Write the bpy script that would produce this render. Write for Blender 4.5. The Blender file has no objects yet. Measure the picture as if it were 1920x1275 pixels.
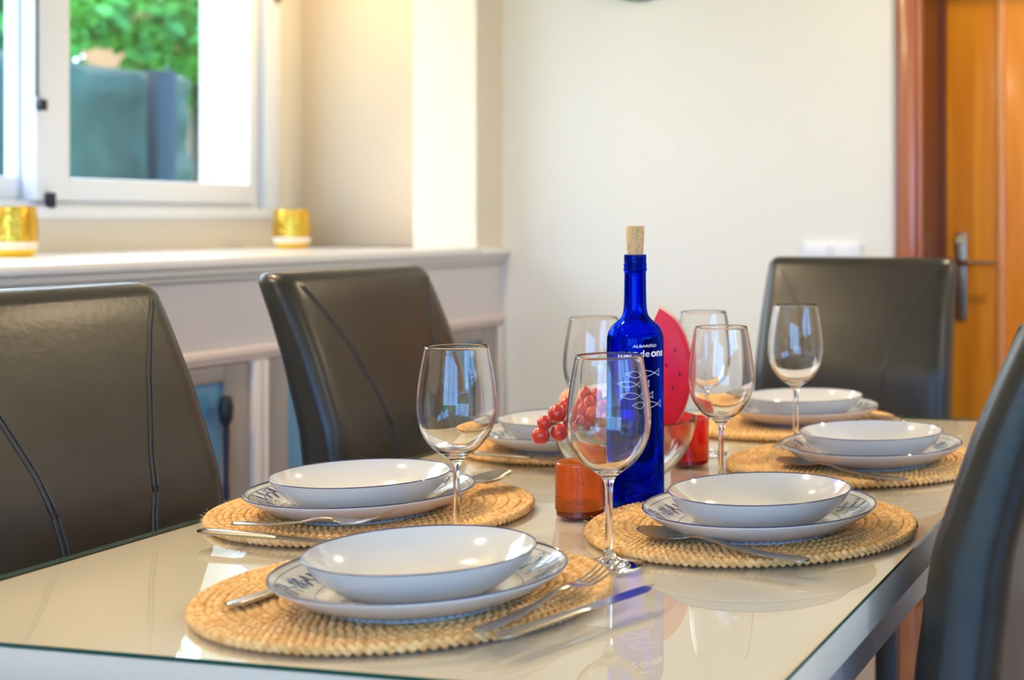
import bpy, bmesh, math, random
import numpy as np
from mathutils import Vector, Matrix
random.seed(7); rng = np.random.default_rng(7)
scn = bpy.context.scene
COL = scn.collection
PI = math.pi

# ------------------------------------------------------------------ camera
F_PX, CX, CY, HC, YAW = 2709.0, 1649.0, 414.0, 1.113, math.radians(13.68)
cam_d = bpy.data.cameras.new('camera')
cam_d.sensor_width = 36.0
cam_d.lens = F_PX / 1920 * 36.0
cam_d.shift_x = (960 - CX) / 1920
cam_d.shift_y = (CY - 637.5) / 1920
cam_d.clip_start = 0.05
cam_d.dof.use_dof = True
cam_d.dof.focus_distance = 1.66
cam_d.dof.aperture_fstop = 4.6
cam = bpy.data.objects.new('camera', cam_d); COL.objects.link(cam)
cam.location = (0, 0, HC); cam.rotation_euler = (PI / 2, 0, YAW)
scn.camera = cam

# ------------------------------------------------------------------ colour and light
scn.view_settings.view_transform = 'Standard'; scn.view_settings.look = 'None'
scn.view_settings.gamma = 1.0; scn.view_settings.use_curve_mapping = False
scn.view_settings.exposure = 0.09
cy = scn.cycles
cy.max_bounces = 18; cy.transmission_bounces = 14; cy.transparent_max_bounces = 24
cy.glossy_bounces = 8; cy.diffuse_bounces = 5
cy.sample_clamp_indirect = 6.0; cy.blur_glossy = 0.6
cy.use_denoising = True

world = bpy.data.worlds.new('sky'); scn.world = world; world.use_nodes = True
wn = world.node_tree; wn.nodes.clear()
def wnode(t): return wn.nodes.new(t)
wo = wnode('ShaderNodeOutputWorld'); wb = wnode('ShaderNodeBackground')
tc = wnode('ShaderNodeTexCoord'); sp = wnode('ShaderNodeSeparateXYZ'); cr = wnode('ShaderNodeValToRGB')
wn.links.new(tc.outputs['Generated'], sp.inputs[0]); wn.links.new(sp.outputs['Z'], cr.inputs[0])
cr.color_ramp.elements[0].position = 0.0; cr.color_ramp.elements[0].color = (0.21, 0.50, 1.0, 1)
cr.color_ramp.elements[1].position = 0.55; cr.color_ramp.elements[1].color = (0.20, 0.48, 1.0, 1)
# hazier, whiter sky on the window side (-x), deep blue behind the camera
mr = wnode('ShaderNodeMapRange'); mr.inputs['From Min'].default_value = 0.1; mr.inputs['From Max'].default_value = -0.75
mx = wnode('ShaderNodeMixRGB'); mx.inputs[2].default_value = (0.80, 0.88, 1.0, 1)
wn.links.new(sp.outputs['X'], mr.inputs['Value']); wn.links.new(mr.outputs[0], mx.inputs[0]); wn.links.new(cr.outputs[0], mx.inputs[1])
wn.links.new(mx.outputs[0], wb.inputs[0]); wb.inputs[1].default_value = 8.0
wn.links.new(wb.outputs[0], wo.inputs[0])

def light(name, kind, loc, rot=(0, 0, 0), energy=10, color=(1, 1, 1), **kw):
    d = bpy.data.lights.new(name, kind); d.energy = energy; d.color = color
    for k, v in kw.items(): setattr(d, k, v)
    o = bpy.data.objects.new(name, d); COL.objects.link(o); o.location = loc; o.rotation_euler = rot
    return o
light('sun', 'SUN', (0, 8, 8), (math.radians(-48), 0, math.radians(12)), 5.0, (1, 0.95, 0.85), angle=0.02)
WARM = (1.0, 0.74, 0.42)
# ceiling downlights (their fixtures are built with the room)
DOWN = [(-2.0, 0.9), (-2.0, 2.1), (-1.6, -1.5), (1.6, -1.5), (1.6, 1.2), (1.5, 3.3), (-0.2, 3.5)]
DOWN_L = ['over the window side near the camera', 'over the window side by the second chair', 'behind the camera on the left', 'behind the camera on the right', 'over the patio window side', 'in the far right corner of the room', 'in front of the wooden door']
for (x, y) in DOWN:
    light('downlight_lamp', 'AREA', (x, y, 2.575), (0, 0, 0), 22.0, (1.0, 0.77, 0.47), shape='DISK', size=0.13)
light('niche_lamp', 'AREA', (-2.60, 3.80, 2.085), (0, 0, 0), 3.3, (1.0, 0.72, 0.36), shape='DISK', size=0.09)

# ------------------------------------------------------------------ helpers
C_, S_ = math.cos(YAW), math.sin(YAW)
def at(px, py, D):
    X = (px - CX) * D / F_PX
    return (C_ * X - S_ * D, S_ * X + C_ * D, HC - (py - CY) * D / F_PX)
def on(px, py, z):
    D = (HC - z) * F_PX / (py - CY)
    return at(px, py, D)

def link(name, me, mat=None, parent=None, smooth=True):
    o = bpy.data.objects.new(name, me); COL.objects.link(o)
    if mat:
        for m in (mat if isinstance(mat, (list, tuple)) else [mat]): me.materials.append(m)
    if smooth:
        me.polygons.foreach_set('use_smooth', [True] * len(me.polygons))
    if parent is not None: o.parent = parent
    return o
def mesh(name, verts, faces):
    me = bpy.data.meshes.new(name)
    me.from_pydata([tuple(v) for v in verts], [], [tuple(f) for f in faces]); me.update()
    return me
def auto_smooth(me, ang=35):
    me.polygons.foreach_set('use_smooth', [True] * len(me.polygons))
    try: me.set_sharp_from_angle(angle=math.radians(ang))
    except Exception: pass
def tag(o, label=None, cat=None, group=None, kind=None):
    if label: o['label'] = label
    if cat: o['category'] = cat
    if group: o['group'] = group
    if kind: o['kind'] = kind
    return o
def empty(name, loc=(0, 0, 0), rz=0.0, label=None, cat=None, group=None):
    o = bpy.data.objects.new(name, None); COL.objects.link(o)
    o.empty_display_size = 0.05
    o.location = loc; o.rotation_euler = (0, 0, rz)
    return tag(o, label, cat, group)
def copy_tree(o, parent=None):
    c = o.copy(); COL.objects.link(c)
    if parent is not None: c.parent = parent
    for ch in list(o.children): copy_tree(ch, c)
    return c

class MB:
    def __init__(s): s.v = []; s.f = []; s.m = []
    def add(s, v, f, mi=0):
        n = len(s.v); s.v += [tuple(p) for p in v]; s.f += [tuple(i + n for i in q) for q in f]; s.m += [mi] * len(f); return s
    def box(s, a, b, mi=0):
        x0, y0, z0 = a; x1, y1, z1 = b
        v = [(x0,y0,z0),(x1,y0,z0),(x1,y1,z0),(x0,y1,z0),(x0,y0,z1),(x1,y0,z1),(x1,y1,z1),(x0,y1,z1)]
        f = [(0,3,2,1),(4,5,6,7),(0,1,5,4),(1,2,6,5),(2,3,7,6),(3,0,4,7)]
        return s.add(v, f, mi)
    def lathe(s, prof, n=48, c=(0,0,0), close=False, mi=0):
        v = []; f = []; rings = []
        for (r, z) in prof:
            if r < 1e-6: rings.append([len(v)]); v.append((c[0], c[1], c[2] + z))
            else:
                st = len(v)
                for i in range(n):
                    a = 2 * PI * i / n; v.append((c[0] + r * math.cos(a), c[1] + r * math.sin(a), c[2] + z))
                rings.append(list(range(st, st + n)))
        seq = list(range(len(rings)))
        prs = list(zip(seq, seq[1:])) + ([(seq[-1], 0)] if close else [])
        for a, b in prs:
            A, B = rings[a], rings[b]
            for i in range(n):
                j = (i + 1) % n
                if len(A) == 1 and len(B) == 1: continue
                if len(A) == 1: f.append((A[0], B[j], B[i]))
                elif len(B) == 1: f.append((A[i], A[j], B[0]))
                else: f.append((A[i], A[j], B[j], B[i]))
        return s.add(v, f, mi)
    def tube(s, pts, r, n=8, cap=True, mi=0, flat=1.0):
        pts = [Vector(p) for p in pts]; v = []; f = []
        rs = r if isinstance(r, (list, tuple)) else [r] * len(pts)
        up0 = Vector((0, 0, 1))
        for i, p in enumerate(pts):
            t = (pts[min(i + 1, len(pts) - 1)] - pts[max(i - 1, 0)]).normalized()
            up = up0 if abs(t.dot(up0)) < 0.95 else Vector((0, 1, 0))
            x = t.cross(up).normalized(); y = x.cross(t).normalized()
            for k in range(n):
                a = 2 * PI * k / n
                v.append(p + x * (rs[i] * math.cos(a)) + y * (rs[i] * flat * math.sin(a)))
        for i in range(len(pts) - 1):
            for k in range(n):
                j = (k + 1) % n
                f.append((i*n+k, i*n+j, (i+1)*n+j, (i+1)*n+k))
        if cap:
            f.append(tuple(reversed(range(n)))); f.append(tuple(range((len(pts)-1)*n, len(pts)*n)))
        return s.add(v, f, mi)
    def build(s, name, mat=None, parent=None, smooth=False, bevel=0.0, ang=35, segs=2):
        me = mesh(name, s.v, s.f)
        if bevel:
            bm = bmesh.new(); bm.from_mesh(me)
            es = [e for e in bm.edges if len(e.link_faces) == 2 and e.calc_face_angle(0) > math.radians(40)]
            bmesh.ops.bevel(bm, geom=es, offset=bevel, segments=segs, profile=0.5, affect='EDGES')
            bm.to_mesh(me); bm.free()
        elif len(set(s.m)) > 1:
            me.polygons.foreach_set('material_index', s.m)
        o = link(name, me, mat, parent, smooth=False)
        if smooth or bevel: auto_smooth(me, ang)
        return o

# ------------------------------------------------------------------ materials
def nt(name):
    m = bpy.data.materials.new(name); m.use_nodes = True
    t = m.node_tree; b = t.nodes['Principled BSDF']
    return m, t, b
def pbr(name, col, rough=0.5, metal=0.0, spec=0.5, coat=0.0, bump=None, var=None, trans=0.0, ior=1.45, sss=0.0):
    """bump=(scale,strength,dist)  var=(scale,colour2,lo,hi)"""
    m, t, b = nt(name)
    b.inputs['Base Color'].default_value = (*col, 1); b.inputs['Roughness'].default_value = rough
    b.inputs['Metallic'].default_value = metal; b.inputs['Specular IOR Level'].default_value = spec
    b.inputs['Coat Weight'].default_value = coat; b.inputs['Coat Roughness'].default_value = 0.05
    b.inputs['Transmission Weight'].default_value = trans; b.inputs['IOR'].default_value = ior
    if sss:
        b.inputs['Subsurface Weight'].default_value = sss; b.inputs['Subsurface Scale'].default_value = 0.01
    co = t.nodes.new('ShaderNodeTexCoord')
    if var:
        n = t.nodes.new('ShaderNodeTexNoise'); n.inputs['Scale'].default_value = var[0]; n.inputs['Detail'].default_value = 5
        r = t.nodes.new('ShaderNodeValToRGB'); r.color_ramp.elements[0].position = var[2]; r.color_ramp.elements[1].position = var[3]
        r.color_ramp.elements[0].color = (*col, 1); r.color_ramp.elements[1].color = (*var[1], 1)
        t.links.new(co.outputs['Object'], n.inputs['Vector']); t.links.new(n.outputs['Fac'], r.inputs[0]); t.links.new(r.outputs[0], b.inputs['Base Color'])
    if bump:
        n = t.nodes.new('ShaderNodeTexNoise'); n.inputs['Scale'].default_value = bump[0]; n.inputs['Detail'].default_value = 4
        u = t.nodes.new('ShaderNodeBump'); u.inputs['Strength'].default_value = bump[1]; u.inputs['Distance'].default_value = bump[2]
        t.links.new(co.outputs['Object'], n.inputs['Vector']); t.links.new(n.outputs['Fac'], u.inputs['Height']); t.links.new(u.outputs[0], b.inputs['Normal'])
    return m
def glass(name, col=(1, 1, 1), ior=1.5, rough=0.0):
    m = bpy.data.materials.new(name); m.use_nodes = True; t = m.node_tree; t.nodes.clear()
    o = t.nodes.new('ShaderNodeOutputMaterial'); g = t.nodes.new('ShaderNodeBsdfGlass')
    g.inputs['Color'].default_value = (*col, 1); g.inputs['IOR'].default_value = ior; g.inputs['Roughness'].default_value = rough
    t.links.new(g.outputs[0], o.inputs[0]); return m
def pane(name, tint=(1, 1, 1), ior=1.5):
    m = bpy.data.materials.new(name); m.use_nodes = True; t = m.node_tree; t.nodes.clear()
    o = t.nodes.new('ShaderNodeOutputMaterial'); mx = t.nodes.new('ShaderNodeMixShader')
    tr = t.nodes.new('ShaderNodeBsdfTransparent'); tr.inputs[0].default_value = (*tint, 1)
    gl = t.nodes.new('ShaderNodeBsdfGlossy'); gl.inputs['Roughness'].default_value = 0.0
    fr = t.nodes.new('ShaderNodeFresnel'); fr.inputs['IOR'].default_value = ior
    ge = t.nodes.new('ShaderNodeNewGeometry'); mt = t.nodes.new('ShaderNodeMath'); mt.operation = 'SUBTRACT'; mt.use_clamp = True
    t.links.new(fr.outputs[0], mt.inputs[0]); t.links.new(ge.outputs['Backfacing'], mt.inputs[1]); t.links.new(mt.outputs[0], mx.inputs[0]); t.links.new(tr.outputs[0], mx.inputs[1]); t.links.new(gl.outputs[0], mx.inputs[2])
    t.links.new(mx.outputs[0], o.inputs[0]); return m
def wood(name, c1, c2, rough=0.35, scale=1.0, axis='Z', coat=0.3):
    m, t, b = nt(name)
    b.inputs['Roughness'].default_value = rough; b.inputs['Coat Weight'].default_value = coat; b.inputs['Coat Roughness'].default_value = 0.15
    co = t.nodes.new('ShaderNodeTexCoord'); mp = t.nodes.new('ShaderNodeMapping')
    s = [6, 6, 6]; s['XYZ'.index(axis)] = 0.5
    mp.inputs['Scale'].default_value = [k * scale for k in s]
    n = t.nodes.new('ShaderNodeTexNoise'); n.inputs['Scale'].default_value = 3; n.inputs['Detail'].default_value = 6; n.inputs['Distortion'].default_value = 0.6
    r = t.nodes.new('ShaderNodeValToRGB'); r.color_ramp.elements[0].position = 0.32; r.color_ramp.elements[1].position = 0.68
    r.color_ramp.elements[0].color = (*c1, 1); r.color_ramp.elements[1].color = (*c2, 1)
    t.links.new(co.outputs['Object'], mp.inputs[0]); t.links.new(mp.outputs[0], n.inputs[0]); t.links.new(n.outputs['Fac'], r.inputs[0]); t.links.new(r.outputs[0], b.inputs['Base Color'])
    return m

M = {}
M['wall'] = pbr('wall_paint', (0.755, 0.755, 0.71), 0.75, bump=(60, 0.08, 0.002))
M['wall_lamp_warm'] = pbr('wall_paint_lamp_warm', (0.73, 0.67, 0.56), 0.75, bump=(60, 0.08, 0.002))  # the lamp's cream warmth is put into this wall colour
M['niche'] = pbr('niche_lamp_warm_tan', (0.66, 0.53, 0.37), 0.75, bump=(60, 0.08, 0.002))  # tan cast of the warm lamp light, put into the colour
M['ceiling'] = pbr('ceiling_paint', (0.85, 0.84, 0.8), 0.9)
M['floor'] = pbr('terracotta_floor', (0.19, 0.10, 0.055), 0.14, var=(4, (0.12, 0.06, 0.035), .3, .7), coat=0.8)
M['white_frame'] = pbr('white_frame', (0.80, 0.83, 0.88), 0.35)
M['black'] = pbr('black_plastic', (0.012, 0.014, 0.02), 0.4)
M['ledge'] = pbr('ledge_lacquer', (0.80, 0.79, 0.79), 0.25, coat=0.3)
M['cab'] = pbr('cabinet_lacquer', (0.62, 0.585, 0.60), 0.35, coat=0.2)
M['cab_frame'] = pbr('cabinet_door_frame', (0.27, 0.24, 0.235), 0.3, coat=0.3)
M['cab_panel'] = pbr('cabinet_door_panel_blue_shade', (0.08, 0.25, 0.46), 0.25, coat=0.4, var=(2.5, (0.10, 0.32, 0.58), .35, .65))  # white glazed doors; their blue shading is put into this colour
M['door'] = wood('door_veneer', (0.64, 0.20, 0.004), (0.82, 0.33, 0.015), 0.38)
M['casing'] = wood('door_casing_wood', (0.30, 0.085, 0.03), (0.42, 0.14, 0.06), 0.28, coat=0.6)
M['leather'] = pbr('dark_leather', (0.016, 0.014, 0.012), 0.33, spec=0.62, bump=(95, 0.25, 0.0012), var=(14, (0.024, 0.021, 0.018), .35, .7))
M['seam'] = pbr('leather_seam', (0.045, 0.045, 0.046), 0.45)
M['legwood'] = pbr('dark_leg_wood', (0.03, 0.017, 0.011), 0.4)
M['top_paint'] = pbr('table_lacquer', (0.71, 0.66, 0.58), 0.30, var=(1.7, (0.63, 0.58, 0.50), .55, .75))
M['tabside'] = pbr('table_side_lacquer', (0.36, 0.37, 0.40), 0.35, coat=0.2)
M['glass_sheet'] = pane('glass_sheet', (0.985, 0.985, 0.97), 1.52)
M['glass_edge'] = pbr('green_glass_edge', (0.002, 0.075, 0.055), 0.08, spec=0.6)
M['pane'] = pane('window_glass', (0.97, 0.99, 1.0), 1.45)
M['glass'] = glass('clear_glass', (0.995, 0.995, 0.995), 1.48)
M['bowl_glass'] = glass('bowl_glass', (0.97, 0.98, 0.97), 1.46)
M['blue_glass'] = glass('cobalt_glass', (0.05, 0.20, 0.95), 1.5)
M['amber_glass'] = pbr('amber_glass', (1.0, 0.30, 0.035), 0.03, trans=0.80, coat=0.4)
M['red_glass'] = pbr('red_glass', (0.95, 0.04, 0.02), 0.04, trans=0.80, coat=0.4)
M['amber_base'] = pbr('amber_glass_base', (0.16, 0.02, 0.006), 0.1, coat=0.5)
M['print'] = pbr('white_print', (0.85, 0.88, 0.95), 0.5)
M['print_pale'] = pbr('pale_blue_print', (0.55, 0.70, 0.92), 0.5)
M['cork'] = pbr('cork', (0.72, 0.48, 0.25), 0.8, var=(160, (0.52, 0.31, 0.14), .45, .7), bump=(220, 0.4, 0.001))
M['china'] = pbr('white_china', (0.66, 0.66, 0.66), 0.12, coat=0.6)
M['china_blue'] = pbr('blue_decoration', (0.035, 0.055, 0.20), 0.25, coat=0.5)
M['china_pale'] = pbr('pale_blue_decoration', (0.22, 0.33, 0.58), 0.25, coat=0.5)
M['rim'] = pbr('blue_rim', (0.03, 0.035, 0.12), 0.25, coat=0.5)
M['jute'] = pbr('jute', (0.62, 0.31, 0.085), 0.8, var=(120, (0.97, 0.68, 0.33), .3, .7), bump=(500, 0.5, 0.001))
M['jute_dark'] = pbr('jute_core', (0.33, 0.19, 0.08), 0.9)
M['steel'] = pbr('polished_steel', (0.50, 0.47, 0.43), 0.18, metal=1.0)
M['grape'] = pbr('grape_skin', (0.56, 0.018, 0.02), 0.22, coat=0.4, sss=0.04, var=(30, (0.66, 0.07, 0.04), .4, .75))
M['stem'] = pbr('fruit_stem', (0.18, 0.20, 0.06), 0.7)
M['melon'] = pbr('red_flesh', (0.86, 0.006, 0.028), 0.35, var=(60, (0.92, 0.015, 0.045), .3, .7), bump=(150, 0.2, 0.001))
M['rind'] = pbr('pale_rind', (0.62, 0.36, 0.33), 0.4)
M['seed'] = pbr('dark_seed', (0.03, 0.008, 0.008), 0.3)
M['apple'] = pbr('apple_skin', (0.58, 0.10, 0.06), 0.3, coat=0.3, var=(20, (0.70, 0.28, 0.14), .45, .75))
M['peach'] = pbr('peach_skin', (0.88, 0.42, 0.22), 0.6, var=(18, (0.90, 0.22, 0.10), .4, .8))
M['gold'] = pbr('gold_metal', (0.78, 0.48, 0.06), 0.16, metal=1.0, bump=(70, 0.8, 0.004))
M['gold_base'] = pbr('gold_base', (0.90, 0.60, 0.05), 0.25, metal=0.9)
M['cream_band'] = pbr('cream_band', (0.85, 0.76, 0.60), 0.5)
M['switch'] = pbr('switch_plastic', (0.72, 0.75, 0.82), 0.3)
M['nickel'] = pbr('brushed_nickel', (0.36, 0.28, 0.20), 0.32, metal=1.0)
M['brass'] = pbr('brass_cylinder', (0.85, 0.52, 0.20), 0.25, metal=1.0)
M['ornament'] = pbr('grey_green_ornament', (0.20, 0.24, 0.17), 0.5)
M['hedge'] = pbr('hedge_green', (0.045, 0.060, 0.03), 0.8, var=(5, (0.075, 0.095, 0.05), .35, .7))
M['leaf'] = pbr('leaf_lime', (0.22, 0.50, 0.05), 0.6, var=(3, (0.07, 0.28, 0.05), .4, .65))
M['bark'] = pbr('bark', (0.12, 0.08, 0.05), 0.9)
M['post'] = pbr('blue_grey_post', (0.022, 0.028, 0.026), 0.7)
M['stucco'] = pbr('terracotta_stucco', (0.55, 0.24, 0.11), 0.9)
M['lawn'] = pbr('lawn', (0.07, 0.20, 0.04), 0.9, var=(8, (0.12, 0.28, 0.06), .4, .7))
M['trimw'] = pbr('lamp_trim', (0.8, 0.8, 0.78), 0.4)
m_, t_, b_ = nt('lamp_lens'); b_.inputs['Emission Color'].default_value = (1, 0.8, 0.5, 1); b_.inputs['Emission Strength'].default_value = 6; M['lens'] = m_

# ------------------------------------------------------------------ the room
XL, XR, YB, YF, ZC = -2.93, 2.70, 4.12, -2.60, 2.60
def struct(name, mb, mat, parent=None, **k):
    o = mb.build(name, mat, parent, **k)
    if parent is None: o['kind'] = 'structure'
    return o
struct('floor', MB().box((XL-.3, YF-.2, -.05), (XR+.2, YB+.5, 0)), M['floor'])
struct('ceiling', MB().box((XL-.3, YF-.2, ZC), (XR+.2, YB+.5, ZC+.1)), M['ceiling'])
# left wall with window opening
W0, W1, WZ0, WZ1, WT = 1.75, 3.93, 1.13, 2.25, 0.24
mb = MB()
mb.box((XL-WT, YF-.2, 0), (XL, YB+.5, WZ0)).box((XL-WT, YF-.2, WZ1), (XL, YB+.5, ZC))
mb.box((XL-WT, YF-.2, WZ0), (XL, W0, WZ1)).box((XL-WT, W1, WZ0), (XL, YB+.5, WZ1))
struct('wall_left', mb, M['wall_lamp_warm'])
# far wall with doorway, and the column
DX0, DX1, DZ = -0.955+.084, -0.03, 2.06
mb = MB().box((XL, YB, 0), (DX0-.02, YB+.34, ZC)).box((DX1+.02, YB, 0), (XR+.2, YB+.34, ZC)).box((DX0-.02, YB, DZ+.02), (DX1+.02, YB+.34, ZC))
struct('wall_back', mb, M['wall'])
struct('trim_1', MB().box((-2.432, 3.958, 1.0315), (-2.219, YB, ZC)), M['wall_lamp_warm'])
struct('trim_lamp_tint', MB().box((XL, YB-.012, 1.031), (-2.432, YB, 2.10)), M['niche'])  # added thin panel carrying the lamp-warmed tan over the far wall
# niche soffit
struct('trim_2', MB().box((XL, 1.4, 2.10), (-2.219, YB, ZC)), M['wall_lamp_warm'])
struct('baseboard_back', MB().box((-2.20, YB-.015, 0), (-0.96, YB, .08)), M['white_frame'])
# near wall (behind the camera) with wide window, right wall with patio window
mb = MB().box((XL, YF-.2, 0), (-1.5, YF, ZC)).box((1.9, YF-.2, 0), (XR+.2, YF, ZC)).box((-1.5, YF-.2, 2.3), (1.9, YF, ZC)).box((-1.5, YF-.2, 0), (1.9, YF, 0.02))
struct('wall_front', mb, M['wall'])
mb = MB().box((XR, YF, 0), (XR+.2, -1.1, ZC)).box((XR, 1.9, 0), (XR+.2, YB+.34, ZC)).box((XR, -1.1, 2.3), (XR+.2, 1.9, ZC)).box((XR, -1.1, 0), (XR+.2, 1.9, 0.12))
struct('wall_right', mb, M['wall'])
def simple_window(name, axis, c, a0, a1, z0, z1, n):
    w = empty(name); w['kind'] = 'structure'
    f = MB(); p = MB(); d = .05
    def bx(m, u0, u1, v0, v1, t):
        if axis == 'y': m.box((u0, c-t, v0), (u1, c+t, v1))
        else: m.box((c-t, u0, v0), (c+t, u1, v1))
    bx(f, a0, a1, z0, z0+.07, d); bx(f, a0, a1, z1-.07, z1, d)
    for i in range(n+1):
        u = a0 + (a1-a0-.07)*i/n; bx(f, u, u+.07, z0+.07, z1-.07, d)
    bx(p, a0+.03, a1-.03, z0+.03, z1-.03, .003)
    f.build('frame', M['white_frame'], w, bevel=.004); p.build('pane', M['pane'], w)
    return w
simple_window('window_2', 'y', YF-.1, -1.5, 1.9, .02, 2.3, 3)
simple_window('window_3', 'x', XR+.1, -1.1, 1.9, .12, 2.3, 3)
# portals in the openings
def portal(loc, rot, sx, sy):
    o = light('daylight_portal', 'AREA', loc, rot, 1, (1, 1, 1), shape='RECTANGLE', size=sx, size_y=sy)
    o.data.cycles.is_portal = True
portal((.2, YF-.22, 1.28), (PI/2, 0, PI), 3.4, 2.05) if False else None
portal((.2, YF-.22, 1.28), (-PI/2, 0, PI), 3.4, 2.05) if False else None

# window above the ledge: two sliding sashes
win = empty('window_1', (XL, 0, 0)); win['kind'] = 'structure'
f = MB()
f.box((-.10, W0, WZ0), (-.02, W1, WZ0+.035)).box((-.10, W0, WZ1-.05), (-.02, W1, WZ1))
f.box((-.10, W0, WZ0+.035), (-.02, W0+.05, WZ1-.05)).box((-.10, W1-.035, WZ0+.035), (-.02, W1, WZ1-.05))
# interior casing boards round the opening
f.box((-.02, W0-.06, WZ0-.012), (.012, W1+.06, WZ0+.02)).box((-.02, W1-.01, WZ0+.02), (.012, W1+.06, WZ1+.06)).box((-.02, W0-.06, WZ0+.02), (.012, W0+.01, WZ1+.06))
f.build('window_frame', M['white_frame'], win, bevel=.004)
s1 = MB(); za, zb = WZ0+.035, WZ1-.05
s1.box((-.045, 3.040, za), (.0, 3.150, zb)).box((-.045, 3.862, za), (-.005, 3.896, zb)).box((-.045, 3.150, za), (-.005, 3.862, za+.060)).box((-.045, 3.150, zb-.06), (-.005, 3.862, zb))
o = s1.build('sash', M['white_frame'], win, bevel=.005)
MB().box((-.028, 3.14, za+.05), (-.022, 3.87, zb-.05)).build('pane', M['pane'], o)
s2 = MB()
s2.box((-.095, 3.035, za), (-.052, 3.075, zb)).box((-.095, W0+.05, za), (-.052, W0+.12, zb)).box((-.095, W0+.12, za), (-.052, 3.035, za+.06)).box((-.095, W0+.12, zb-.06), (-.052, 3.035, zb)).box((-.095, 2.36, za+.06), (-.052, 2.41, zb-.06))
o = s2.build('sash', M['white_frame'], win, bevel=.005)
MB().box((-.077, W0+.10, za+.05), (-.071, 3.045, zb-.05)).build('pane', M['pane'], o)
MB().box((.0, 3.036, za+.26), (.004, 3.042, zb)).build('seal', M['black'], win)
MB().box((.0, 3.036, 1.392), (.018, 3.058, 1.420)).build('catch', M['black'], win, bevel=.003)
MB().box((.0, 3.064, 1.145), (.02, 3.084, 1.185)).build('catch', M['black'], win, bevel=.004)
MB().box((.012, 3.955, 1.80), (.03, 3.972, 1.86)).build('hinge', M['nickel'], win, bevel=.003)

# door in the far wall
dr = empty('door_1', (DX0, YB, 0)); dr['kind'] = 'structure'
w = .084
def arch_profile(x0, x1, z1, y0, depth):
    return None
cs = MB()
# rounded casing: stacked strips
for k, (a, b, dpt) in enumerate([(0, .016, .014), (.016, .066, .026), (.066, .084, .018)]):
    cs.box((-w+a, -dpt, 0), (-w+b, 0.0, DZ+b*0+.0))
cs.box((0+0.84, -.022, 0), (0.84+w, 0, DZ)).box((-w, -.022, DZ), (.84+w, 0, DZ+w))
cs.build('casing', M['casing'], dr, bevel=.006, segs=3)
jb = MB().box((-.02, .0, 0), (0, .34, DZ)).box((.84, 0, 0), (.86, .34, DZ)).box((-.02, 0, DZ), (.86, .34, DZ+.02))
jb.box((0, .262, 0), (.012, .30, DZ))
jb.build('jamb', pbr('dark_jamb_wood', (0.13, 0.035, 0.012), 0.4), dr)
lf = MB().box((.002, .30, .005), (.838, .34, DZ-.004))
leaf = lf.build('door_leaf', M['door'], dr, bevel=.002)
pm = MB()
for (z0, z1) in ((.20, 1.92),):
    x0, x1 = .17, .67
    for a, b in (((x0, z0), (x1, z0+.025)), ((x0, z1-.025), (x1, z1)), ((x0, z0+.025), (x0+.025, z1-.025)), ((x1-.025, z0+.025), (x1, z1-.025))):
        pm.box((a[0], .288, a[1]), (b[0], .302, b[1]))
pm.build('panel_moulding', wood('door_moulding', (0.60, 0.24, 0.07), (0.70, 0.32, 0.12), .35), leaf, bevel=.004)
hx = .058
hp = MB().box((hx-.019, .290, .805), (hx+.019, .300, 1.078)).build('handle_plate', M['nickel'], dr, bevel=.006, segs=3)
lv = MB().tube([(hx, .292, .985), (hx, .262, .985), (hx, .245, .985), (hx+.012, .238, .985), (hx+.05, .236, .985), (hx+.115, .238, .984)], [.010, .010, .009, .009, .008, .007], 10)
lv.build('door_handle', M['nickel'], hp, smooth=True)
MB().tube([(hx-.004, .292, 1.055), (hx-.004, .280, 1.055)], [.013, .011], 16).build('lock_cylinder', M['brass'], hp, smooth=True)

# ceiling lamp fixtures
for i, (x, y) in enumerate(DOWN + [(-2.60, 3.80)]):
    z = ZC if i < len(DOWN) else 2.10
    t = empty('ceiling_spotlight', (x, y, z), 0,
              ('white recessed ceiling spotlight ' + DOWN_L[i]) if i < len(DOWN) else 'recessed spotlight in the soffit over the window ledge', 'lamp', 'recessed spotlights in the ceiling' if i < len(DOWN) else None)
    MB().lathe([(.070, -.004), (.088, -.004), (.088, 0), (.070, 0)], 32, close=True).build('trim_ring', M['trimw'], t, smooth=True)

# switch on the far wall
sw = empty('light_switch', (-1.146, YB-.008, 1.008), 0, 'white double light switch plate on the far wall above the far-end chair', 'light switch')
MB().box((-.0875, -.004, -.042), (.0875, .008, .042)).build('plate', M['switch'], sw, bevel=.004)
for sx in (-1, 1):
    MB().box((sx*.04-.030, -.010, -.030), (sx*.04+.030, -.004, .030)).build('rocker', M['switch'], sw, bevel=.003)

# ornament high on the far wall
orn = empty('wall_ornament', (-1.757, YB-.0, 1.955), 0, 'grey-green ornament hanging high on the far wall, only its lowest tip in view', 'wall decoration')
b = MB(); prof = [(0, .0), (.17, .0), (.172, .012), (.160, .026), (.12, .032), (0, .036)]
b.lathe(prof, 40)
d = b.build('disc', M['ornament'], orn, smooth=True); d.rotation_euler = (PI/2, 0, 0)
tmp = MB()
for k in range(12):
    a = 2*PI*k/12; tmp.tube([(.05*math.cos(a), -.034, .05*math.sin(a)), (.145*math.cos(a+.2), -.030, .145*math.sin(a+.2))], [.010, .004], 8)
tmp.build('relief', M['ornament'], orn, smooth=True)

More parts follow.
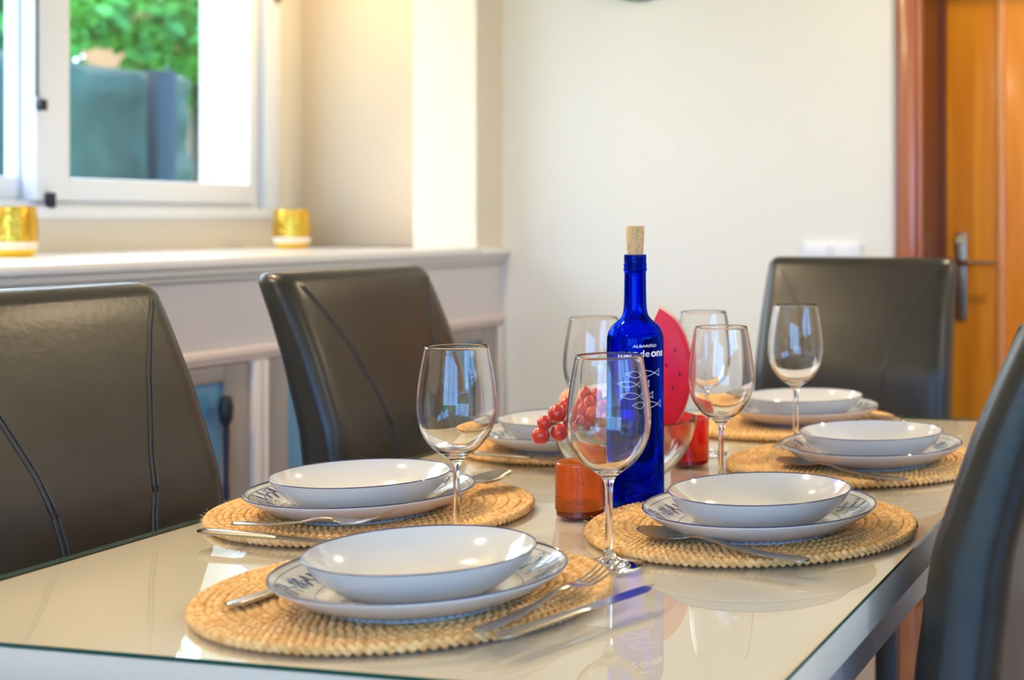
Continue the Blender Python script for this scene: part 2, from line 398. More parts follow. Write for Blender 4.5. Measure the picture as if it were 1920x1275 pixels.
# ------------------------------------------------------------------ ledge and cabinets under the window
ZL = 1.031; XF = -2.215
lg = empty('window_ledge', (XL, 0, 0), 0, 'long white lacquered ledge running under the window above the cabinets', 'ledge')
xo = XF - XL
MB().box((0, 1.2, ZL-.022), (xo+.022, 3.957, ZL)).box((.713, 3.957, ZL-.022), (xo+.022, YB, ZL)).build('ledge_top', M['ledge'], lg, bevel=.005)
mo = MB()
mo.box((xo-.03, 1.2, ZL-.040), (xo+.012, YB, ZL-.022)).box((xo-.03, 1.2, ZL-.052), (xo+.004, YB, ZL-.040))
mo.build('moulding', pbr('ledge_moulding', (0.58, 0.58, 0.57), .3), lg, bevel=.003)
MB().box((xo-.05, 1.2, .815), (xo-.008, YB, ZL-.052)).build('frieze', M['cab'], lg)
mo = MB().box((xo-.05, 1.2, .800), (xo+.006, YB, .822)).box((xo-.05, 1.2, .788), (xo-.004, YB, .800))
mo.build('lower_moulding', pbr('pinkish_moulding', (0.70, 0.60, 0.57), .35), lg, bevel=.004)
ys = [1.22, 2.06, 2.955, 3.54, 4.115]
labs = ['low cabinet under the ledge nearest the left edge, mostly behind the front chair',
        'low cabinet with blue-shaded panelled door between the two leather chairs',
        'low cabinet behind the second leather chair',
        'low cabinet with blue-shaded panelled door in the corner by the far wall']
for i in range(4):
    y0, y1 = ys[i], ys[i+1]
    c = empty('cabinet', (XF, (y0+y1)/2, 0), 0, labs[i], 'cabinet', 'cabinets under the window ledge')
    h = (y1-y0)/2 - .002
    b = MB().box((-.65 if y1 < 3.9 else -.02, -h, .0), (-.03, h, .787))
    b.box((-.03, h-.028, .0), (.006, h, .787)).box((-.03, -h, .0), (.006, -h+.020, .787)).box((-.03, -h+.02, 0), (.0, h-.028, .09))
    b.build('cabinet_body', M['cab'], c, bevel=.002)
    q = MB(); a0, a1, z0, z1 = -h+.022, h-.030, .10, .786
    fr = .085
    q.box((-.028, a0, z0), (-.006, a0+fr, z1)).box((-.028, a1-fr, z0), (-.006, a1, z1)).box((-.028, a0+fr, z0), (-.006, a1-fr, z0+fr)).box((-.028, a0+fr, z1-.038), (-.006, a1-fr, z1))
    d = q.build('door', M['cab_frame'], c, bevel=.003)
    MB().box((-.028, a0+fr, z0+fr), (-.018, a1-fr, z1-.038)).build('door_panel', M['cab_panel'], d)
    hy = a1 - fr + .010
    MB().lathe([(0, .0), (.007, .002), (.008, .03), (.006, .05), (.008, .15), (.007, .17), (.014, .185), (.017, .21), (.012, .235), (0, .24)], 16, c=(.012, hy-.03, .48)).build('handle', M['black'], d, smooth=True)

def candle_jar(px, D, label):
    x, y, z = at(px, 0, D)
    t = empty('candle_holder', (x, y, ZL), 0, label, 'candle holder', 'gold candle holders on the ledge')
    MB().lathe([(.0, .034), (.053, .034), (.0535, .06), (.052, .09), (.048, .115), (.0455, .115), (.049, .09), (.050, .06), (.0485, .038), (0, .038)], 40).build('cup', M['gold'], t, smooth=True)
    MB().lathe([(0, .016), (.050, .016), (.053, .024), (.0535, .0339), (0, .0339)], 40).build('band', M['cream_band'], t, smooth=True)
    MB().lathe([(0, 0), (.041, 0), (.046, .004), (.050, .0159), (0, .0159)], 40).build('base', M['gold_base'], t, smooth=True)
candle_jar(22, 3.30, 'gold candle holder on the ledge at the left edge, larger in view')
candle_jar(547, 4.30, 'smaller-looking gold candle holder on the ledge right of the window')

# ------------------------------------------------------------------ outside
struct('ground', MB().box((-30, -30, -.3), (30, 30, -.06)), M['lawn'])
def leafy(n, box, size, seed):
    r = np.random.default_rng(seed); m = MB()
    (x0, y0, z0), (x1, y1, z1) = box
    for _ in range(n):
        c = Vector((r.uniform(x0, x1), r.uniform(y0, y1), r.uniform(z0, z1)))
        u = Vector(r.normal(size=3)).normalized(); w = u.cross(Vector(r.normal(size=3))).normalized()
        s = size * r.uniform(.6, 1.3)
        m.add([c-u*s, c+w*s*.45, c+u*s, c-w*s*.45], [(0, 1, 2, 3)])
    return m
def hedge(name, a, b, label, seed):
    bm = bmesh.new(); bmesh.ops.create_cube(bm, size=1)
    bmesh.ops.subdivide_edges(bm, edges=bm.edges[:], cuts=14, use_grid_fill=True)
    a, b = Vector(a), Vector(b); r = np.random.default_rng(seed)
    for v in bm.verts:
        for k in range(3): v.co[k] = a[k] + (v.co[k]+.5)*(b[k]-a[k]) + r.uniform(-.03, .03)
    me = bpy.data.meshes.new(name); bm.to_mesh(me); bm.free()
    t = empty(name, (0, 0, 0), 0, label, 'hedge')
    link('hedge_body', me, M['hedge'], t)
    leafy(1500, ((a.x-.06, a.y, 0), (b.x+.06, b.y, b.z+.06)), .05, seed).build('leaves', M['hedge'], t)
hedge('hedge', (-6.6, .5, -.06), (-6.0, 7.35, 1.95), 'dark green clipped hedge outside the window', 3)
hedge('hedge', (6.6, -5, -.06), (7.4, 5, 1.9), 'green hedge across the garden on the right side of the house', 4)
MB().box((-5.86, 6.84, -.06), (-5.78, 6.98, 1.95)).build('garden_post', M['post'], None, bevel=.005)
tag(bpy.data.objects['garden_post'], 'blue-grey post standing against the dark hedge outside the window', 'post')
MB().box((-9.5, 10.35, -.06), (-8.5, 14.0, 3.6)).build('garden_wall', M['stucco'], None)
tag(bpy.data.objects['garden_wall'], 'terracotta rendered wall seen right of the hedge through the window', 'wall')
def tree(x, y, z, R, label, seed):
    t = empty('tree', (x, y, 0), 0, label, 'tree')
    MB().tube([(0, 0, -.1), (.05, .02, z*.5), (0, .1, z)], [.12, .09, .06], 10).build('trunk', M['bark'], t, smooth=True)
    r = np.random.default_rng(seed); m = MB()
    for k in range(12):
        c = r.normal(size=3)*R*.45 + np.array([0, 0, z])
        for _ in range(320):
            d = r.normal(size=3); d /= np.linalg.norm(d); p = Vector(c + d*R*.4*r.uniform(.5, 1))
            u = Vector(r.normal(size=3)).normalized(); w = u.cross(Vector(r.normal(size=3))).normalized(); s = .075*r.uniform(.6, 1.4)
            m.add([p-u*s, p+w*s*.5, p+u*s, p-w*s*.5], [(0, 1, 2, 3)])
    m.build('foliage', M['leaf'], t)
tree(-8.3, 8.45, 2.6, .75, 'lime green tree rising above the left part of the hedge outside the window', 11)
tree(-7.9, 9.75, 2.85, .8, 'lime green tree rising above the right part of the hedge outside the window', 12)
tree(-8.2, 5.6, 2.7, .8, 'green tree outside beyond the left window pane', 13)
tree(9.4, -1.6, 2.6, 1.1, 'green garden tree beyond the patio window on the right', 14)
tree(9.6, 2.6, 2.9, 1.1, 'green garden tree further along beyond the patio window', 15)

# ------------------------------------------------------------------ table
TX0, TX1, TY0, TY1, ZT = -1.224, -.343, 1.03, 2.618, .75
tb = empty('dining_table', ((TX0+TX1)/2, (TY0+TY1)/2, 0), 0, 'long cream dining table with a sheet of glass on its top', 'table')
hx_, hy_ = (TX1-TX0)/2, (TY1-TY0)/2
MB().box((-hx_+.003, -hy_+.003, ZT-.0445), (hx_-.003, hy_-.003, ZT-.0045)).build('table_top', [M['top_paint']], tb, bevel=.002)
g = MB().box((-hx_, -hy_, ZT-.004), (hx_, hy_, ZT))
g.m = [1, 0, 1, 1, 1, 1]; g.m[0] = 0
g.build('glass_top', [M['glass_sheet'], M['glass_edge']], tb)
ap = MB(); e = .030
ap.box((-hx_+e, -hy_+e, ZT-.105), (hx_-e, -hy_+e+.02, ZT-.045)).box((-hx_+e, hy_-e-.02, ZT-.105), (hx_-e, hy_-e, ZT-.045))
ap.box((-hx_+e, -hy_+e+.02, ZT-.105), (-hx_+e+.02, hy_-e-.02, ZT-.045)).box((hx_-e-.02, -hy_+e+.02, ZT-.105), (hx_-e, hy_-e-.02, ZT-.045))
ap.build('apron', M['tabside'], tb)
for sx in (-1, 1):
    for sy in (-1, 1):
        cx_, cy_ = sx*(hx_-.075), sy*(hy_-.075)
        MB().box((cx_-.035, cy_-.035, 0), (cx_+.035, cy_+.035, ZT-.046)).build('leg', M['tabside'], tb, bevel=.003)

# ------------------------------------------------------------------ chairs
def back_prof(z):
    zs = [.40, .60, .667, .79, .90, .956, 1.008, 1.035]
    fs = [.005, -.002, .0, .018, .056, .080, .104, .117]
    ts = [.090, .086, .083, .079, .072, .068, .065, .063]
    return float(np.interp(z, zs, fs)), float(np.interp(z, zs, ts))
HW = .215
def make_chair():
    # local: x = width, front surface faces -y... back leans towards +y
    t = empty('dining_chair')
    zs = list(np.linspace(.40, .985, 30)); top = 1.032
    secs = []
    for z in zs: secs.append((z, 0.0))
    r = .022
    for k in range(1, 9):
        a = k/8*PI/2; secs.append((top - r + r*math.sin(a), r*(1-math.cos(a))))
    V = []; n = 0
    for (z, inset) in secs:
        f0, th = back_prof(z)
        w = HW + (.004 if z < .8 else 0.004*(1-(z-.8)/.23)) - inset*.9
        y0, y1 = f0 + inset*.9, f0 + th - inset*.9
        cr_ = min(.030, (y1-y0)*.46); pts = []
        # front face with slight crown
        NX = 24
        for i in range(NX+1):
            x = -(w-cr_) + 2*(w-cr_)*i/NX; pts.append((x, y0 - .006*(1-(x/w)**2) + .0))
        for k in range(1, 6):
            a = -PI/2 + k/6*PI/2; pts.append((w-cr_+cr_*math.cos(a), y0+cr_+cr_*math.sin(a)))
        pts.append((w, y0+cr_)); pts.append((w, y1-cr_))
        for k in range(1, 6):
            a = k/6*PI/2; pts.append((w-cr_+cr_*math.cos(a), y1-cr_+cr_*math.sin(a)))
        for i in range(NX+1):
            x = (w-cr_) - 2*(w-cr_)*i/NX; pts.append((x, y1 + .004*(1-(x/w)**2)))
        for k in range(1, 6):
            a = PI/2 + k/6*PI/2; pts.append((-w+cr_+cr_*math.cos(a), y1-cr_+cr_*math.sin(a)))
        pts.append((-w, y1-cr_)); pts.append((-w, y0+cr_))
        for k in range(1, 6):
            a = PI + k/6*PI/2; pts.append((-w+cr_+cr_*math.cos(a), y0+cr_+cr_*math.sin(a)))
        n = len(pts); V += [(x, y, z) for (x, y) in pts]
    Fc = []
    for j in range(len(secs)-1):
        for i in range(n):
            k = (i+1) % n; Fc.append((j*n+i, j*n+k, (j+1)*n+k, (j+1)*n+i))
    Fc.append(tuple(range((len(secs)-1)*n, len(secs)*n))); Fc.append(tuple(reversed(range(n))))
    me = mesh('backrest', V, Fc); bk = link('backrest', me, M['leather'], t); auto_smooth(me, 60)
    for sx in (-1, 1):
        for off in (-.0035, .0035):
            pts = []
            for z in np.linspace(.50, 1.018, 60):
                x = float(np.interp(z, [.50, .65, .75, .83, .917, .975, 1.018], [.058, .060, .070, .088, .122, .155, .186])) + off
                f0, th = back_prof(z); pts.append((sx*x, f0 - .006*(1-(x/HW)**2) - .0002 + (max(0, z-1.010))*.9, z))
            MB().tube(pts, .0015, 6).build('seam', M['seam'], bk, smooth=True)
    s = MB().box((-HW, -.42, .39), (HW, .012, .475)).build('seat', M['leather'], t, bevel=.022, segs=4)
    for sx in (-1, 1):
        for y in (-.39, .045):
            MB().box((sx*(HW-.03)-.02, y-.02, 0), (sx*(HW-.03)+.02, y+.02, .42 if y > 0 else .40)).build('leg', M['legwood'], t, bevel=.003)
    return t
ch0 = make_chair()
CG = 'dark leather dining chairs round the table'
# (x of lower front surface, y centre, rotation, label)
ch = [((-1.262, 1.425), PI/2, 'dark leather dining chair at the left edge of the view'),
      ((-1.312, 2.168), PI/2, 'dark leather dining chair left of centre, second along the window side'),
      ((-.801, 2.985), 0.0, 'dark leather dining chair at the far table end by the wooden door'),
      ((-.303, 1.585), -PI/2, 'dark leather dining chair at the right edge, seen from its side')]
for i, ((x, y), rz, lab) in enumerate(ch):
    o = ch0 if i == 0 else copy_tree(ch0)
    o.location = (x, y, 0); o.rotation_euler = (0, 0, rz)
    tag(o, lab, 'chair', CG)

# ------------------------------------------------------------------ placemats
def make_mat(R=.198):
    V = []; Fc = []
    pitch = .0158; r = R - .0075; ns = 5
    while r > .008:
        lam = .026; cyc = max(2, round(2*PI*r/lam)); n = cyc*12
        for k in range(3):
            base = len(V)
            for i in range(n):
                th = 2*PI*i/n; ph = cyc*th + 2*PI*k/3
                lat = .0052*math.sin(ph); up = .0024*math.sin(2*ph)
                # tangent frame (approximate)
                dl = .0052*math.cos(ph)*cyc/r; 
                for q in range(ns):
                    a = 2*PI*q/ns
                    rr = r + lat + .0040*math.cos(a); z = .0052 + up + .0034*math.sin(a)
                    tt = th - dl*.0040*math.cos(a)/r*.55
                    V.append((rr*math.cos(tt), rr*math.sin(tt), z))
            for i in range(n):
                j = (i+1) % n
                for q in range(ns):
                    p = (q+1) % ns; Fc.append((base+i*ns+q, base+i*ns+p, base+j*ns+p, base+j*ns+q))
        r -= pitch
    return mesh('braided_jute', V, Fc)
mat_me = make_mat()
def fibres():
    m = MB(); r = np.random.default_rng(5)
    for _ in range(90):
        a = r.uniform(0, 2*PI); R = .197 + r.uniform(-.004, .001)
        p = [Vector((R*math.cos(a), R*math.sin(a), r.uniform(.002, .009)))]
        d = Vector((math.cos(a+r.uniform(-1, 1)), math.sin(a+r.uniform(-1, 1)), r.uniform(-.2, .5)))*.0022
        for k in range(3): p.append(p[-1]+d + Vector(r.normal(size=3))*.0006)
        p = [Vector((q.x, q.y, max(q.z, .0006))) for q in p]
        m.tube(p, .00022, 4)
    return m
MG = 'round braided jute placemats on the table'
def place_mat(px, D, rz, label, first=[None]):
    x, y, _ = at(px, 0, D)
    if first[0] is None:
        t = empty('placemat', (x, y, ZT), rz)
        link('braid', mat_me, M['jute'], t)
        MB().lathe([(0, .0005), (.190, .0005), (.190, .0030), (0, .0030)], 64).build('backing', M['jute_dark'], t)
        o = fibres().build('loose_fibres', M['jute'], t); o['kind'] = 'stuff'
        first[0] = t
    else:
        t = copy_tree(first[0]); t.location = (x, y, ZT); t.rotation_euler = (0, 0, rz)
    if 'nearest' in label or 'bottle' in label: t.scale = (.975, .975, 1)
    return tag(t, label, 'placemat', MG)
SET = {  # mat px,D ; plate/bowl px,D
 'A': (765, 1.395, 790, 1.350, 'nearest the camera'),
 'B': (1412, 1.700, 1425, 1.656, 'on the right side in front of the second place from the camera'),
 'C': (702, 1.796, 678, 1.757, ''),
 'D': (1606, 2.152, 1634, 2.118, ''),
 'E': (1481, 2.572, 1506, 2.545, ''),
 'F': (1090, 2.335, 1062, 2.26, '')}
WHERE = {'A': 'nearest the camera', 'B': 'at the nearer right place by the blue bottle',
         'C': 'at the nearer left place', 'D': 'at the farther right place',
         'E': 'at the far end of the table', 'F': 'at the farther left place behind the grapes'}
for i, k in enumerate('ABCDEF'):
    place_mat(SET[k][0], SET[k][1], i*1.1, 'round braided jute placemat ' + WHERE[k])

# ------------------------------------------------------------------ plates and bowls
PP = [(0, .0065), (.05, .0065), (.078, .0072), (.092, .0100), (.106, .0150), (.120, .0218), (.130, .0275), (.1335, .0300)]   # upper surface of the plate
PU = [(.1340, .0290), (.1305, .0252), (.120, .0178), (.106, .0105), (.092, .0052), (.083, .0030), (.082, .0), (.079, .0), (.078, .0030), (.05, .0028), (0, .0028)]
def smooth_prof(p, n=4):
    out = []
    P_ = [Vector((a, b)) for a, b in p]
    for i in range(len(P_)-1):
        p0 = P_[max(i-1, 0)]; p1 = P_[i]; p2 = P_[i+1]; p3 = P_[min(i+2, len(P_)-1)]
        for k in range(n):
            t = k/n
            q = .5*((2*p1) + (-p0+p2)*t + (2*p0-5*p1+4*p2-p3)*t*t + (-p0+3*p1-3*p2+p3)*t**3)
            out.append((max(q.x, 0), q.y))
    out.append(p[-1]); return out
def zplate(r): 
    a = smooth_prof(PP, 6); return float(np.interp(r, [q[0] for q in a], [q[1] for q in a]))
BP = [(0, .0050), (.045, .0052), (.062, .0075), (.076, .0135), (.088, .0220), (.098, .0320), (.1040, .0405)]
BU = [(.1053, .0400), (.0995, .0310), (.0900, .0205), (.0780, .0105), (.0660, .0040), (.0600, .0020), (.0590, .0), (.0560, .0), (.0550, .0020), (.03, .0022), (0, .0022)]
def zbowl(r):
    a = smooth_prof(BP, 6); return float(np.interp(r, [q[0] for q in a], [q[1] for q in a]))

def poly_decal(mb, pts, zf, lift=.00025):
    """pts: 2D outline in plate plane; fan around the centroid"""
    c = sum((Vector(p) for p in pts), Vector((0, 0)))/len(pts)
    v = [(c.x, c.y, zf(c.length)+lift)]; v += [(p[0], p[1], zf(math.hypot(*p))+lift) for p in pts]
    n = len(pts); mb.add(v, [(0, i+1, (i+1) % n+1) for i in range(n)])
def stroke(mb, pts, w, zf, lift=.00025):
    v = []; f = []
    P_ = [Vector(p) for p in pts]
    for i, p in enumerate(P_):
        t = (P_[min(i+1, len(P_)-1)]-P_[max(i-1, 0)]).normalized(); nrm = Vector((-t.y, t.x))
        for s in (-1, 1):
            q = p + nrm*s*w/2; v.append((q.x, q.y, zf(q.length)+lift))
    for i in range(len(P_)-1): f.append((2*i, 2*i+2, 2*i+3, 2*i+1))
    mb.add(v, f)
def floral(zf):
    dk, pl = MB(), MB(); N = 6; r = random.Random(3)
    for k in range(N):
        a = 2*PI*k/N
        def L(u, v): # local -> plate: u along tangent, v radial
            rr = .111+v; th = a+u/.111; return (rr*math.cos(th), rr*math.sin(th))
        # blossom: 8 petals + core
        for q in range(8):
            b = 2*PI*q/8; c0, s0 = math.cos(b), math.sin(b)
            pet = []
            for j in range(10):
                g = 2*PI*j/10; d = .0066+.0036*math.cos(g); o = .0026*math.sin(g); pet.append(L(d*c0-o*s0, d*s0+o*c0))
            poly_decal(dk if q % 2 else pl, pet, zf)
        poly_decal(dk, [L(.0022*math.cos(2*PI*j/10), .0022*math.sin(2*PI*j/10)) for j in range(10)], zf, .0003)
        # winding stem between blossoms with leaves
        st = [L(.011+.100*u/1.0*.93, .0065*math.sin(u*2*PI)) for u in np.linspace(0, 1, 40)]
        stroke(dk, st, .0016, zf)
        for j in range(15):
            u = .03+.94*j/14; cu = .011+.093*u; cv = .0065*math.sin(u*2*PI); side = 1 if j % 2 else -1
            ang = side*(1.0+.3*r.random()); ln = .0105+.003*r.random()
            lf_ = []
            for g in np.linspace(0, 2*PI, 9)[:-1]:
                d = ln*.5*(1-math.cos(g))/1; o = .0027*math.sin(g)
                lf_.append(L(cu+d*math.cos(ang)-o*math.sin(ang), cv+d*math.sin(ang)+o*math.cos(ang)))
            poly_decal(pl if j % 3 == 0 else dk, lf_, zf)
        for j in range(4):
            u = .028+j*.018
            cur = [L(u+.004*math.cos(g)*(1-g/9), -.0105*(1 if j % 2 else -1)+.004*math.sin(g)*(1-g/9)) for g in np.linspace(0, 5, 16)]
            stroke(dk, cur, .0013, zf)
    # inner ring line
    for R0, w in ((.0925, .0006), (.1265, .0007)):
        ring = [(R0*math.cos(x), R0*math.sin(x)) for x in np.linspace(0, 2*PI, 121)]
        stroke(dk, ring, w, zf)
    return dk, pl
def make_plate():
    t = empty('dinner_plate')
    b = MB().lathe(smooth_prof(PP, 3) + smooth_prof(PU, 2), 96)
    dk, pl = floral(zplate)
    b.add(dk.v, dk.f, 1); b.add(pl.v, pl.f, 2)
    b.lathe([(.0845, .0034), (.0880, .0042), (.0883, .0038), (.0848, .0029)], 96, close=True, mi=2)
    for k in range(72):
        a = 2*PI*k/72; b.lathe([(0, .0026), (.0011, .0032), (0, .0040)], 6, c=(.0872*math.cos(a), .0872*math.sin(a), 0), mi=1)
    b.build('plate_body', [M['china'], M['china_blue'], M['china_pale']], t, smooth=True, ang=70)
    MB().lathe([(.1329+.0011*math.cos(x), .0298+.0009*math.sin(x)) for x in np.linspace(0, 2*PI, 9)[:-1]], 96, close=True).build('rim_line', M['rim'], t, smooth=True)
    # dotted line round the foot, underneath
    return t
def make_bowl():
    t = empty('soup_bowl')
    b = MB().lathe(smooth_prof(BP, 3) + smooth_prof(BU, 2), 96)
    dk = MB()
    for k in range(24):
        a = 2*PI*k/24; ln = .020 if k % 2 else .026
        pts = [(.008*math.cos(a-.05), .008*math.sin(a-.05)), (ln*math.cos(a-.06), ln*math.sin(a-.06)), ((ln+.005)*math.cos(a), (ln+.005)*math.sin(a)), (ln*math.cos(a+.06), ln*math.sin(a+.06)), (.008*math.cos(a+.05), .008*math.sin(a+.05))]
        poly_decal(dk, pts, zbowl)
    poly_decal(dk, [(.005*math.cos(x), .005*math.sin(x)) for x in np.linspace(0, 2*PI, 13)[:-1]], zbowl)
    b.add(dk.v, dk.f, 1); b.build('bowl_body', [M['china'], M['china_blue']], t, smooth=True, ang=70)
    MB().lathe([(.1044+.0009*math.cos(x), .0404+.0007*math.sin(x)) for x in np.linspace(0, 2*PI, 9)[:-1]], 96, close=True).build('rim_line', M['rim'], t, smooth=True)
    return t
pl0, bw0 = make_plate(), make_bowl()
ZM = ZT + .0095
for i, k in enumerate('ABCDEF'):
    x, y, _ = at(SET[k][2], 0, SET[k][3])
    p = pl0 if i == 0 else copy_tree(pl0); b = bw0 if i == 0 else copy_tree(bw0)
    p.location = (x, y, ZM); p.rotation_euler = (0, 0, i*.8+.35)
    b.location = (x, y, ZM+.0068); b.rotation_euler = (0, 0, i*.5)
    tag(p, 'dinner plate with blue floral border ' + WHERE[k], 'plate', 'blue and white dinner plates')
    tag(b, 'deep white bowl with thin blue rim ' + WHERE[k], 'bowl', 'white bowls stacked on the dinner plates')

# ------------------------------------------------------------------ wine glasses
GO = [(.0, .0), (.0345, .0), (.0362, .0008), (.0358, .0018), (.028, .0030), (.016, .0052), (.0085, .0090), (.0052, .0150), (.0042, .025),
      (.0038, .045), (.0037, .065), (.0040, .080), (.0052, .088), (.0085, .0945), (.0160, .1000), (.0260, .1075), (.0350, .1190), (.0410, .1330), (.0436, .1480), (.0437, .1600), (.0425, .1750), (.0400, .1930), (.0368, .2110), (.0349, .2210)]
GI = [(.0343, .2216), (.0337, .2208), (.0356, .2110), (.0388, .1930), (.0413, .1750), (.0425, .1600), (.0424, .1480), (.0397, .1335), (.0335, .1205), (.0240, .1095), (.0140, .1030), (.0060, .1005), (0, .1000)]
def make_glass():
    t = empty('wine_glass')
    o = smooth_prof(GO, 3)
    zf = .0105; zs_ = .083
    foot = [q for i, q in enumerate(o) if i <= 6*3+1]
    stem = [q for i, q in enumerate(o) if 6*3+1 <= i <= 11*3+1]
    bowl = [q for i, q in enumerate(o) if i >= 11*3+1]
    MB().lathe(foot, 56).build('foot', M['glass'], t, smooth=True, ang=60)
    MB().lathe(stem, 40).build('stem', M['glass'], t, smooth=True, ang=60)
    MB().lathe(bowl + smooth_prof(GI, 3), 72).build('bowl', M['glass'], t, smooth=True, ang=80)
    return t
g0 = make_glass()
GL = [((-.6359, 1.4095), 'empty wine glass nearest the camera, in front of the blue bottle'),
      ((-.8491, 1.4709), 'empty wine glass left of centre, behind the front bowls'),
      ((-.6620, 1.8252), 'wine glass right of the red fruit slice and the glass bowl'),
      ((-.6615, 2.1646), 'wine glass farthest to the right, in front of the far chair'),
      ((-.9065, 1.9555), 'wine glass left of the blue bottle, behind the grapes'),
      ((-.7984, 2.1214), 'blurred wine glass behind the red fruit slice, farthest in the centre')]
for i, ((x, y), lab) in enumerate(GL):
    o = g0 if i == 0 else copy_tree(g0)
    o.location = (x, y, ZT + (.0098 if i == 3 else .0002)); o.rotation_euler = (0, 0, i*.9)
    tag(o, lab, 'wine glass', 'stemmed wine glasses on the table')

# ------------------------------------------------------------------ blue bottle
bx_, by_ = -.7414, 1.7235
bt = empty('wine_bottle', (bx_, by_, ZT+.0002), 0, 'tall cobalt blue wine bottle with a cork and white lettering', 'bottle')
BO = [(0, .004), (.020, .002), (.032, .0), (.0358, .003), (.0368, .012), (.0366, .08), (.0362, .16), (.0360, .205), (.0352, .2165), (.0310, .2270), (.0230, .2345), (.0172, .2410), (.0148, .2500), (.0140, .265), (.0137, .290), (.0137, .298),
      (.0146, .2990), (.0148, .3015), (.0142, .3035), (.0146, .3060), (.0146, .3080), (.0140, .3095), (.0142, .3185), (.0134, .3195)]
BI = [(.0105, .3195), (.0100, .3100), (.0102, .265), (.0112, .2500), (.0140, .2400), (.0200, .2310), (.0280, .2235), (.0315, .2150), (.0322, .205), (.0325, .08), (.0328, .018), (.028, .010), (0, .016)]
MB().lathe(smooth_prof(BO, 2) + smooth_prof(BI, 2), 72).build('bottle_body', M['blue_glass'], bt, smooth=True, ang=60)
MB().lathe([(0, .2960), (.0094, .2960), (.0099, .3190), (.0113, .3400), (.0116, .3545), (.0108, .3562), (0, .3564)], 32).build('cork', M['cork'], bt, smooth=True, ang=50)
# direction from bottle to camera
va = math.atan2(-by_, -bx_)
Rb = .0366
def wrap(s, z, r=Rb+.0003):   # s: arc length to the right of the line of sight
    a = va + s/Rb
    return (r*math.cos(a), r*math.sin(a), z)
def text_part(txt, size, s0, s1, z, mat, name, bold=0.0):
    cu = bpy.data.curves.new(name, 'FONT'); cu.body = txt; cu.size = 1.0; cu.offset = bold; cu.resolution_u = 3
    ob = bpy.data.objects.new(name, cu); COL.objects.link(ob)
    dg = bpy.context.evaluated_depsgraph_get(); me = bpy.data.meshes.new_from_object(ob.evaluated_get(dg))
    bpy.data.objects.remove(ob)
    bm = bmesh.new(); bm.from_mesh(me)
    bmesh.ops.triangulate(bm, faces=bm.faces)
    long = [e for e in bm.edges if e.calc_length() > .25]
    if long: bmesh.ops.subdivide_edges(bm, edges=long, cuts=2)
    xs = [v.co.x for v in bm.verts]; x0, x1 = min(xs), max(xs)
    for v in bm.verts:
        s = s0 + (v.co.x-x0)/(x1-x0)*(s1-s0); v.co = Vector(wrap(s, z + v.co.y*size, Rb+.0003))
    bm.to_mesh(me); bm.free(); me.materials.clear()
    return link(name, me, mat, bt, smooth=False)
text_part('ALBARIÑO', .0046, -.0030, .0290, .2035, M['print'], 'small_lettering', .01)
text_part('mar', .0135, -.0210, .0030, .1915, M['print'], 'brand_lettering', .025)
text_part('de', .0125, .0055, .0185, .1915, M['print'], 'brand_lettering')
text_part('ons', .0135, .0205, .0430, .1915, M['print'], 'brand_lettering', .025)
def wrap_line(mb, pts, w=.0007):
    v = []; f = []; n = len(pts)
    for i, (s, z) in enumerate(pts):
        a = pts[min(i+1, n-1)]; b = pts[max(i-1, 0)]; t = Vector((a[0]-b[0], a[1]-b[1])).normalized(); nr = Vector((-t.y, t.x))*w/2
        v += [wrap(s+nr.x, z+nr.y), wrap(s-nr.x, z-nr.y)]
    for i in range(n-1): f.append((2*i, 2*i+1, 2*i+3, 2*i+2))
    mb.add(v, f)
def fish(s0, s1, z, h):
    m = MB(); L_ = s1-s0; pts = []
    # one looping line: upper back -> crosses -> lower tail, tail edge, back along the belly
    for u in np.linspace(0, 1, 26): pts.append((s0+L_*u, z + h*math.sin(PI*min(1, u*1.22))*1.0 if u*1.22 < 1 else z - h*1.1*(u*1.22-1)/.22))
    low = [(a, 2*z-b) for a, b in pts]
    wrap_line(m, pts); wrap_line(m, low); wrap_line(m, [(s1, z-h*1.1), (s1-.0012, z), (s1, z+h*1.1)])
    wrap_line(m, [(s0+L_*.17+.0006*math.cos(g), z+h*.15+.0006*math.sin(g)) for g in np.linspace(0, 2*PI, 9)], .0004)
    m.build('fish_drawing', M['print_pale'], bt)
def PS(px): return Rb*math.asin(max(-.98, min(.98, (px-1190.5)/54.0)))
def PZ(py): return HC - (py-CY)*1.815/F_PX - ZT
for a, b, y_, h in ((1178, 1234, 701, .0042), (1160, 1216, 720, .0036), (1166, 1223, 742, .0040), (1192, 1237, 760, .0042)):
    fish(PS(a), PS(b), PZ(y_), h)

